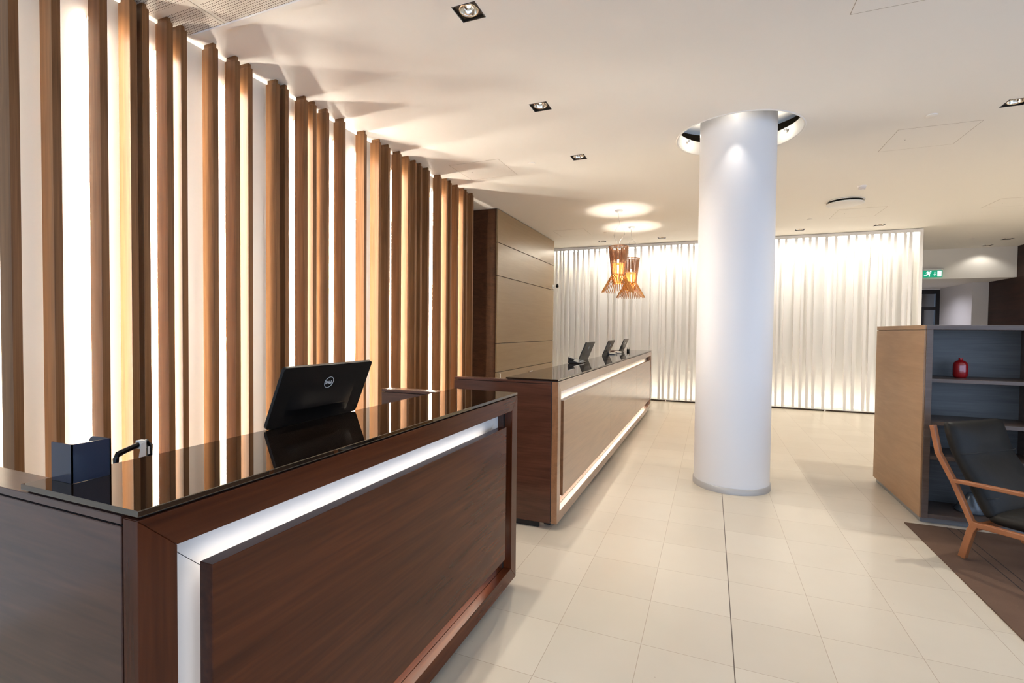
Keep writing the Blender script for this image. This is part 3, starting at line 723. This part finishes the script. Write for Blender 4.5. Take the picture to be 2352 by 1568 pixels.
# ------------------------------------------------------------------ things on the desks
# black acrylic holder on the near desk
bh = thing('brochure_holder', 'black folded acrylic holder standing on the near end of the glass top', 'holder', (-1.45+.03, 0.60, GT))
x0, y0 = -1.372, 0.634
BHX = 0.0
A = Vector((-1.452, 0.690, GT))
def upright(mb, p, q, h, t=0.003, z=GT+.0005):
    p = Vector((p[0], p[1], 0)); q = Vector((q[0], q[1], 0)); d = (q-p).normalized(); nrm = Vector((-d.y, d.x, 0))*t
    v = [p, q, q+nrm, p+nrm]; v = [(a.x, a.y, z) for a in v] + [(a.x, a.y, z+h) for a in v]
    mb.add(v, [(3, 2, 1, 0), (4, 5, 6, 7), (0, 1, 5, 4), (1, 2, 6, 5), (2, 3, 7, 6), (3, 0, 4, 7)])
HOLD = dict(c=(-1.330, 0.637), r=(-1.330, 0.715), l=(-1.410, 0.637))
hh = 0.0885
mb = MB(bh.location); upright(mb, HOLD['c'], HOLD['r'], hh); mb.build('front_face', NAVYP, bh)
mb = MB(bh.location); upright(mb, HOLD['l'], HOLD['c'], hh); mb.build('side_face', NAVYP, bh)
mb = MB(bh.location)
yb_ = HOLD['r'][1]; xr = HOLD['r'][0]; xl = xr-0.085
pts = [(xr, GT+.0005), (xr, GT+hh), (xl+.02, GT+hh)] + [(xl+.02-.02*math.sin(a), GT+hh-.02+.02*math.cos(a)) for a in (0.4, 0.8, 1.2, PI/2)] + [(xl, GT+.0005)]
mb.prism(pts, 1, yb_-.003, yb_); mb.build('back_face', NAVYP, bh)
mb = MB(bh.location).lathe([(0.0005, 0), (0.0022, 0.0004), (0.0022, 0.001)], (0, 0, 0), 10)

# suitcase parked behind the near desk, only its handle shows over the glass
sc_ = thing('suitcase', 'black pull-up suitcase handle with white tag, rising behind the near desk', 'suitcase', (-2.04, 1.165, 0))
of = sc_.location
MB(of).box(-2.16, -1.94, 0.97, 1.36, 0.05, 0.62).build('body', plain('black_suitcase_fabric', (0.02, 0.02, 0.022), 0.7, var=0.2, vscale=60), sc_, bevel=0.03, seg=3)
for yy in (1.01, 1.32):
    for xx in (-2.12, -1.98):
        MB(of).tube([(xx, yy-.012, 0.028), (xx, yy+.012, 0.028)], 0.028, 14).build('wheel', BLACKP, sc_)
HX, HY, HZ = -2.04, 1.112, 1.002
for yy in (HY, HY+.118):
    MB(of).tube([(HX, yy, 0.60), (HX, yy, HZ-.022)], 0.007, 8).build('handle_tube', STEEL, sc_)
MB(of).tube([(HX, HY, HZ-.055), (HX, HY, HZ-.020), (HX, HY+.008, HZ-.006), (HX, HY+.035, HZ+.004), (HX, HY+.080, HZ+.016), (HX, HY+.108, HZ+.020), (HX, HY+.118, HZ+.008), (HX, HY+.118, HZ-.045)], [.008, .010, .0115, .0105, .011, .0115, .011, .0095], 10).build('handle_grip', BLACKP, sc_)
tg = MB(of)
tg.box(HX-.014, HX+.014, HY+.076, HY+.098, HZ, HZ+.031).prism([(HY+.070, HZ-.032), (HY+.094, HZ-.030), (HY+.097, HZ+.026), (HY+.078, HZ+.022)], 0, HX+.0145, HX+.016)
tg.build('luggage_tag', PAPER, sc_)
MB(of).prism([(HY+.102, HZ-.026), (HY+.110, HZ-.026), (HY+.110, HZ+.004), (HY+.102, HZ+.004)], 0, HX+.0145, HX+.016).build('luggage_tag', PAPER, sc_)

# telephone beside the first far monitor
ph = thing('telephone', 'dark desk telephone on the far desk, left of its first monitor', 'telephone', (-1.40, 5.25, GT))
of = ph.location
MB(of).prism([(-1.43, GT+.004), (-1.30, GT+.004), (-1.30, GT+.012), (-1.42, GT+.045), (-1.43, GT+.045)], 1, 5.11, 5.42).build('base', BLACKP, ph, bevel=0.003)
MB(of).prism([(-1.425, GT+.045), (-1.375, GT+.032), (-1.36, GT+.055), (-1.425, GT+.075)], 1, 5.10, 5.16).build('handset', BLACKP, ph, bevel=0.004)
MB(of).box(-1.36, -1.31, 5.22, 5.36, GT+.014, GT+.022).build('keypad', plain('grey_keys', (0.28, 0.28, 0.30), 0.5), ph)
MB(of).box(-1.42, -1.31, 5.12, 5.41, GT+.0005, GT+.004).build('foot', BLACKM, ph)
# leaflets and small things
for k, (xx, yy, lb) in enumerate(((-1.385, 6.62+.86, 'small stack of white leaflets beside the middle monitor on the far desk'), (-1.375, 7.86, 'white leaflet tray between the middle and furthest far monitors'))):
    t = thing('leaflet_tray', lb, 'leaflets', (xx, yy, GT), 0, 'leaflet trays on the far desk')
    MB(t.location).box(xx-.05, xx+.05, yy-.11, yy+.11, GT+.0005, GT+.006).box(xx-.05, xx+.05, yy+.10, yy+.11, GT+.006, GT+.03).build('tray', NAVYP, t)
    MB(t.location).box(xx-.045, xx+.045, yy-.10, yy+.095, GT+.0065, GT+.022+.008*k).build('leaflets', PAPER, t)
kp = thing('keyboard', 'flat dark keyboard lying between the two furthest monitors of the far desk', 'keyboard', (-1.405, 7.70, GT))
pp = thing('pen_pot', 'small dark pot of pens beside the furthest monitor of the far desk', 'pen pot', (-1.34, 8.70, GT))
MB(pp.location).lathe([(0.024, 0.0005), (0.026, 0.04), (0.023, 0.04), (0.021, 0.004)], pp.location, 16, cap0=True).build('pot', BLACKP, pp)
for k, (dx, dy) in enumerate(((0.012, 0.03), (-0.016, 0.012), (0.004, -0.028), (0.02, -0.004))):
    MB(pp.location).tube([(-1.34+dx*.2, 8.70+dy*.2, GT+.006), (-1.34+dx*1.5, 8.70+dy*1.5, GT+.075-.006*k)], 0.0035, 6).build('pen', BLACKP if k % 2 else CHROME, pp)
bpy.data.objects.remove(kp)

# ------------------------------------------------------------------ pendant lamps
def make_pendant(y, label):
    x = -1.348; zt, zd, zw, zb = 2.785, 2.525, 2.335, 2.075
    t = thing('pendant_lamp', label, 'pendant lamp', (x, y, zb), 0, 'amber rod pendant lamps over the far desk')
    of = t.location
    ring = MB(of)
    def torus(z, R, r, n=40, m=8):
        v = []; fs = []
        for i in range(n):
            a = 2*PI*i/n
            for k in range(m):
                b = 2*PI*k/m; rr = R+r*math.cos(b); v.append((x+rr*math.cos(a), y+rr*math.sin(a), z+r*math.sin(b)))
        for i in range(n):
            for k in range(m):
                j = (i+1) % n; l = (k+1) % m; fs.append((i*m+k, j*m+k, j*m+l, i*m+l))
        return v, fs
    v, fs = torus(zt-.004, 0.140, 0.005); ring.add(v, fs, True)
    v, fs = torus(zw, 0.088, 0.004); ring.add(v, fs, True)
    ring.build('ring', AMBERT, t)
    n = 44; up_mesh = None; lo_mesh = None
    for k in range(n):
        a = 2*PI*k/n
        mt = Matrix.Rotation(a, 4, 'Z')
        if up_mesh is None:
            u = MB().tube([(0.150, 0, zt-zb), (0.098, 0.0, zw-zb), (0.083, 0, zw-zb-.13)], 0.0046, 6).build('rod', AMBERT, t); up_mesh = u
            l = MB().tube([(0.094, 0.004, zw-zb+.02), (0.252, 0.0, 0.0)], 0.0048, 6).build('flared_rod', AMBER, t); lo_mesh = l
        else:
            u = up_mesh.copy(); COL.objects.link(u); u.parent = t; u.rotation_euler = (0, 0, a)
            l = lo_mesh.copy(); COL.objects.link(l); l.parent = t; l.rotation_euler = (0, 0, a)
    for k in range(24):
        a = 2*PI*(k+.5)/24
        if k == 0:
            iu = MB().tube([(0.112, 0, zd-zb+.225), (0.093, 0, zd-zb+.004)], 0.0065, 6).build('inner_rod', AMBERT, t)
            il = MB().tube([(0.086, 0, zd-zb-.004), (0.074, 0, zw-zb-.12)], 0.0070, 6).build('glowing_rod', LINER, t)
            iu.rotation_euler = il.rotation_euler = (0, 0, a)
        else:
            for q in (iu, il):
                c = q.copy(); COL.objects.link(c); c.parent = t; c.rotation_euler = (0, 0, a)
    MB(of).lathe([(0.004, zt-zd), (0.0045, -0.02), (0.045, -0.022), (0.045, -0.035), (0.002, -0.036)], (x, y, zd), 24).build('stem', CHROME, t)
    MB(of).lathe([(0.060, -0.002), (0.060, 0.004), (0.045, 0.010), (0.002, 0.011)], (x, y, zd), 32, cap0=True).build('reflector_disc', WHITEP, t)
    MB(of).lathe([(0.002, -0.19), (0.026, -0.17), (0.032, -0.12), (0.028, -0.06), (0.018, -0.036)], (x, y, zd), 24).build('bulb', plain('lit_amber_bulb', (1, .9, .7), 0.3, emit=(1.0, 0.62, 0.22), es=14) if 'lit_amber_bulb' not in bpy.data.materials else bpy.data.materials['lit_amber_bulb'], t)
    ta = MB(of).lathe([(0.016, 0.011), (0.020, 0.03), (0.016, 0.05), (0.002, 0.058)], (x, y, zd), 16).build('upper_bulb', BULB, t)
    # ceiling rose and the crooked white cable
    MB(of).lathe([(0.062, 0.0), (0.055, -0.018), (0.036, -0.036), (0.010, -0.044), (0.002, -0.045)], (x, y, H), 32).build('ceiling_rose', SILVER, t)
    MB(of).tube([(x-.01, y, H-.04), (x+.005, y, H-.16), (x+.015, y, H-.21), (x-.055, y, H-.30), (x-.075, y, H-.38), (x-.035, y, H-.48), (x-.005, y, zt-.02), (x, y, zt-.12), (x, y, zd+.01)], 0.0035, 6).build('cable', WHITEP, t)
    MB(of).tube([(x+.015, y+.005, H-.21), (x+.075, y+.005, H-.30), (x+.09, y, H-.38), (x+.02, y, H-.47), (x-.005, y, zt-.02)], 0.0025, 6).build('cable', WHITEP, t)
    point('pendant_glow', (x, y, zd-.21), 16, (1.0, 0.60, 0.24), 0.045, t)
    spot('pendant_uplight', (x, y, zd+.075), (x, y, H), 20, 100, 0.9, (1.0, 0.92, 0.80), 0.02, t)
    return t
pn = make_pendant(7.64, 'amber rod pendant lamp hanging nearer, left one of the pair over the far desk')
pn2 = copy_thing(pn, (pn.location.x, 8.93, pn.location.z), label='amber rod pendant lamp hanging further back, right one of the pair')

# ------------------------------------------------------------------ bookcase
bc = thing('bookcase', 'chest-high brown and dark wood bookcase standing at the edge of the rug', 'bookcase', (1.535, 4.70, 0))
of = bc.location
X0, X1, Y0, Y1, ZT = 1.535, 3.10, 4.70, 5.875, 1.545
MB(of).box(X0, X0+.012, Y0+.005, Y1, 0.045, ZT-.04).build('outer_side', SIDEW, bc, bevel=0.001)
MB(of).box(X0, X0+.012, Y0+.005, Y1, ZT-.036, ZT).build('outer_top_edge', SIDEW, bc, bevel=0.001)
MB(of).box(X0+.012, X1, Y0, Y1, ZT-.036, ZT).build('top', SHELFW, bc, bevel=0.0015)
for xa in (X0+.012, 2.28, X1-.045):
    MB(of).box(xa, xa+.042, Y0, Y0+.40, 0.045, ZT-.036).build('side_panel', SHELFW, bc, bevel=0.0015)
MB(of).box(X0+.012, X1, Y0+.40, Y0+.42, 0.045, ZT-.036).build('back_panel', wood('blue_grey_stained_back', (0.085, 0.083, 0.080), (0.145, 0.142, 0.138), (1.2, 9, 22), 0.45, 0.5), bc)
MB(of).box(X0+.012, X1, Y1-.02, Y1, 0.045, ZT-.036).build('rear_panel', SIDEW, bc)
for z, th in ((1.131, .028), (0.800, .030), (0.531, .030), (0.075, .03)):
    MB(of).box(X0+.054, 2.28, Y0+.012, Y0+.40, z-th, z).build('shelf', SHELFW, bc, bevel=0.001)
    MB(of).box(2.322, X1-.045, Y0+.012, Y0+.40, z-th, z).build('shelf', SHELFW, bc, bevel=0.001)
MB(of).box(X0+.02, X1-.03, Y0+.05, Y1-.03, 0.0, 0.045).build('plinth', plain('dark_plinth_metal', (0.24, 0.24, 0.25), 0.3, metal=0.7), bc)
vz = thing('vase', 'glossy red ceramic vase on the top shelf of the bookcase', 'vase', (1.845, 4.935, 1.131))
of = vz.location
MB(of).lathe([(0.002, .001), (0.034, .001), (0.041, .006), (0.0465, .022), (0.047, .06), (0.0465, .098), (0.042, .120), (0.030, .133), (0.016, .139), (0.0125, .143), (0.0125, .152), (0.0155, .157), (0.012, .157), (0.009, .150), (0.009, .135)], of, 40).build('body', REDG, vz)
cn = thing('cone_vase', 'grey cone-shaped vase on the bottom shelf behind the lounge chair', 'vase', (1.93, 4.92, 0.075))
MB(cn.location).lathe([(0.002, .001), (0.095, .001), (0.100, .012), (0.03, .125), (0.018, .15), (0.014, .15), (0.02, .12)], cn.location, 40).build('body', GREYC, cn)

# ------------------------------------------------------------------ rug and lounge chair
rg_ = MB((1.425, 0, 0)).box(1.425, 4.9, 0.2, 4.650, 0.0005, 0.008).build('rug', RUG, loc=(1.425, 0, 0))
tag(rg_, 'dark brown rug with fine stripes under the lounge chair', 'rug')
th = math.radians(50)
ch = thing('lounge_chair', 'low lounge chair with walnut frame and black leather cushion on the rug', 'chair', (1.548, 4.047, 0.008), -th)
CWD = 0.66
side = (0, 1, 0)
for yy in (0.0, CWD):
    # rear post from leg joint to the top, with its bend
    MB().bar([(0.066, yy, 0.230), (-0.055, yy, 0.495), (-0.146, yy, 0.660), (-0.186, yy, 0.843)], 0.034, 0.030, side).build('back_post', CHAIRW, ch, bevel=0.004, seg=2)
    MB().bar([(0.080, yy, 0.265), (0.052, yy, 0.205), (0.008, yy, 0.013)], 0.036, 0.040, side).build('leg', CHAIRW, ch, bevel=0.004, seg=2)
    MB().bar([(-0.060, yy, 0.496), (0.02, yy, 0.503), (0.56, yy, 0.530), (0.62, yy, 0.518), (0.635, yy, 0.48)], 0.036, 0.026, side).build('armrest', CHAIRW, ch, bevel=0.006, seg=2)
    MB().bar([(0.070, yy, 0.250), (0.62, yy, 0.280)], 0.034, 0.034, side).build('side_rail', CHAIRW, ch, bevel=0.004, seg=2)
    MB().bar([(0.63, yy, 0.485), (0.60, yy, 0.25), (0.66, yy, 0.006)], 0.034, 0.034, side).build('leg', CHAIRW, ch, bevel=0.004, seg=2)
for xx, zz in ((0.075, 0.235), (0.58, 0.255)):
    MB().box(xx-.015, xx+.015, 0.0, CWD, zz-.02, zz+.02).build('cross_rail', CHAIRW, ch, bevel=0.003)
def cushion(prof_back, prof_front, y0_, y1_, quilt):
    """upholstery between two profiles in the x-z plane, puffed in the middle"""
    mb = MB(); ny = 12; n = len(prof_back); v = []
    def row(y, puff):
        r = []
        for i in range(n):
            b = Vector((prof_back[i][0], y, prof_back[i][1])); f_ = Vector((prof_front[i][0], y, prof_front[i][1]))
            d = (f_-b); q = quilt[i]*puff
            r.append((b, f_ + d.normalized()*q))
        return r
    for j in range(ny+1):
        u = j/ny; y = y0_+(y1_-y0_)*u; puff = min(1, 3.4*min(u, 1-u))
        e = 0.014*(1-min(1, 5*min(u, 1-u)))
        for b, f_ in row(y, puff): v += [tuple(b), tuple(f_ - (f_-b).normalized()*e)]
    fs = []
    def I(j, i, s_): return j*2*n + 2*i + s_
    for j in range(ny):
        for i in range(n-1):
            fs += [(I(j, i, 1), I(j, i+1, 1), I(j+1, i+1, 1), I(j+1, i, 1)), (I(j, i, 0), I(j+1, i, 0), I(j+1, i+1, 0), I(j, i+1, 0))]
        fs += [(I(j, 0, 0), I(j, 0, 1), I(j+1, 0, 1), I(j+1, 0, 0)), (I(j, n-1, 0), I(j+1, n-1, 0), I(j+1, n-1, 1), I(j, n-1, 1))]
    for j in (0, ny):
        for i in range(n-1): fs.append((I(j, i, 0), I(j, i+1, 0), I(j, i+1, 1), I(j, i, 1)))
    return mb.add(v, fs, True)
pb = [(-0.170, .877), (-0.158, .81), (-0.138, .735), (-0.118, .672), (-0.080, .60), (-0.03, .51), (0.02, .41), (0.065, .325), (0.09, .28)]
pf_ = [(-0.096, .868), (-0.078, .80), (-0.054, .722), (-0.036, .672), (0.006, .60), (0.058, .515), (0.108, .42), (0.15, .345), (0.165, .32)]
bk = cushion(pb, pf_, 0.045, CWD-.045, [0.0, .022, .026, -.008, .018, .024, .02, -.004, 0.0]).build('back_cushion', LEATHER, ch, bevel=0, sub=1)
for zz, xx in ((0.672, -0.034), (0.42, 0.110)):
    MB().tube([(xx+.004-.012*(abs(u-.5) > .48), .045+(CWD-.09)*u, zz) for u in [k/12 for k in range(13)]], 0.0025, 6).build('seam', BLACKM, ch)
sb_ = [(0.09, .268), (0.20, .268), (0.34, .275), (0.48, .283), (0.62, .290)]
sf_ = [(0.10, .345), (0.20, .350), (0.34, .362), (0.48, .372), (0.625, .368)]
cushion(sb_, sf_, 0.045, CWD-.045, [0, .012, .018, .014, 0.0]).build('seat_cushion', LEATHER, ch, sub=1)

# ------------------------------------------------------------------ ceiling fittings
for k, (x, y, lb) in enumerate(((-1.887, 5.168, 'small round ceiling disc between the batten wall and the third downlight'), (-1.884, 9.278, 'small round ceiling disc left of the pendant lamps'),
                               (1.47, 9.277, 'small round ceiling disc right of the column, before the white screen'), (1.708, 5.225, 'small round ceiling disc near the right edge downlight'),
                               (4.652, 12.145, 'small round ceiling disc over the corridor mouth'))):
    t = thing('sprinkler_cover', lb, 'sprinkler', (x, y, H), 0, 'round sprinkler covers')
    MB(t.location).lathe([(0.040, -0.001), (0.040, -0.007), (0.036, -0.009), (0.002, -0.009)], t.location, 28).build('cover', CEIL, t)
    MB(t.location).lathe([(0.030, 0.0), (0.030, -0.002)], t.location, 28).build('gap', SEAM, t)
vt = thing('ceiling_vent', 'large round disc air vent in the ceiling right of the column', 'air vent', (1.718, 8.165, H))
of = vt.location
MB(of).lathe([(0.215, 0), (0.232, -0.004), (0.240, -0.012), (0.225, -0.014), (0.205, 0.0)], of, 48).build('ring', CEIL, vt)
MB(of).lathe([(0.206, -0.001), (0.002, -0.001)], of, 48).build('throat', BLACKM, vt)
MB(of).lathe([(0.002, -0.030), (0.20, -0.030), (0.222, -0.036), (0.228, -0.046), (0.215, -0.052), (0.002, -0.054)], of, 48).build('disc', SCREENW, vt)
for a in (0.3, 1.87, 3.44, 5.0):
    MB(of).box(vt.location.x+.12*math.cos(a)-.004, vt.location.x+.12*math.cos(a)+.004, vt.location.y+.12*math.sin(a)-.004, vt.location.y+.12*math.sin(a)+.004, H-.034, H).build('strut', STEEL, vt)
sd = thing('smoke_detector', 'small white smoke detector just before the round ceiling vent', 'smoke detector', (1.739, 7.417, H))
MB(sd.location).lathe([(0.050, 0), (0.050, -0.014), (0.040, -0.018)], sd.location, 28).build('base', WHITEP, sd)
MB(sd.location).lathe([(0.040, -0.018), (0.042, -0.030), (0.034, -0.042), (0.002, -0.044)], sd.location, 28).build('sensor_head', plain('grey_white_plastic', (0.6, 0.58, 0.58), 0.4), sd)
for (x0, x1, y0, y1, lb) in ((1.555, 2.165, 5.50, 6.09, 'square ceiling access panel right of the column head'), (0.72, 1.32, 2.83, 3.425, 'square ceiling access panel at the top right of the photo'),
                             (-2.795, -2.185, 4.905, 5.48, 'square ceiling access panel beside the battens and the third downlight'), (1.758, 2.37, 8.72, 9.36, 'square ceiling access panel just beyond the round vent'),
                             (3.653, 4.25, 8.75, 9.30, 'square ceiling access panel at the far right of the ceiling'), (-2.785, -2.19, 8.79, 9.38, 'square ceiling access panel above the brown cabinet end')):
    t = thing('access_panel', lb, 'access panel', ((x0+x1)/2, (y0+y1)/2, H), 0, 'flush ceiling access panels')
    MB(t.location).box(x0+.004, x1-.004, y0+.004, y1-.004, H-.0012, H+.001).build('panel', CEIL, t)
    MB(t.location).box(x0, x0+.003, y0, y1, H-.0008, H+.001).box(x1-.003, x1, y0, y1, H-.0008, H+.001).box(x0, x1, y0, y0+.003, H-.0008, H+.001).box(x0, x1, y1-.003, y1, H-.0008, H+.001).build('joint', SEAM, t)
    MB(t.location).lathe([(0.006, -.0015), (0.001, -.002)], (x0+.14, y0+.30, H), 10).build('key_hole', BLACKM, t)

# ------------------------------------------------------------------ emergency exit sign on the header
es = thing('exit_sign', 'green and white emergency exit sign on the header beam beyond the screen', 'sign', (4.49, YN, 2.80))
of = es.location
ys = YN-0.055
MB(of).box(4.322, 4.678, YN-.08, YN-.001, 2.878, 2.912).build('lamp_housing', STEEL, es, bevel=0.006, seg=2)
MB(of).box(4.330, 4.670, ys, ys+.012, 2.725, 2.878).build('sign_face', GREEN, es)
mk = MB(of); sx, sz = 4.338, 2.732          # pictogram drawn in a 0.324 x 0.139 field
def pg(p): mk.prism([(sx+a*.324, sz+b*.139) for a, b in p], 1, ys-.002, ys-.0003)
pg([(.745, .06), (.965, .06), (.965, .96), (.745, .96)])                                             # door
pg([(.585, .80), (.585, .42), (.515, .42), (.60, .20), (.685, .42), (.63, .42), (.63, .80)])          # arrow down
pg([(.345, .78), (.385, .72), (.425, .80), (.42, .90), (.375, .95), (.335, .90)])                     # head
pg([(.20, .88), (.335, .80), (.30, .52), (.20, .40), (.15, .46), (.215, .60)])                        # torso
pg([(.20, .40), (.26, .36), (.345, .52), (.30, .60)])                                                # hip
pg([(.28, .46), (.345, .50), (.345, .30), (.335, .06), (.275, .06), (.285, .30)])                     # front leg
pg([(.20, .42), (.235, .34), (.165, .24), (.02, .24), (.02, .34), (.145, .34)])                       # rear leg
pg([(.20, .88), (.225, .80), (.165, .64), (.115, .60), (.10, .66), (.14, .72)])                       # rear arm
pg([(.335, .72), (.365, .66), (.40, .60), (.375, .54), (.32, .60)])                                  # front arm
mk.build('pictogram', SIGNW, es)
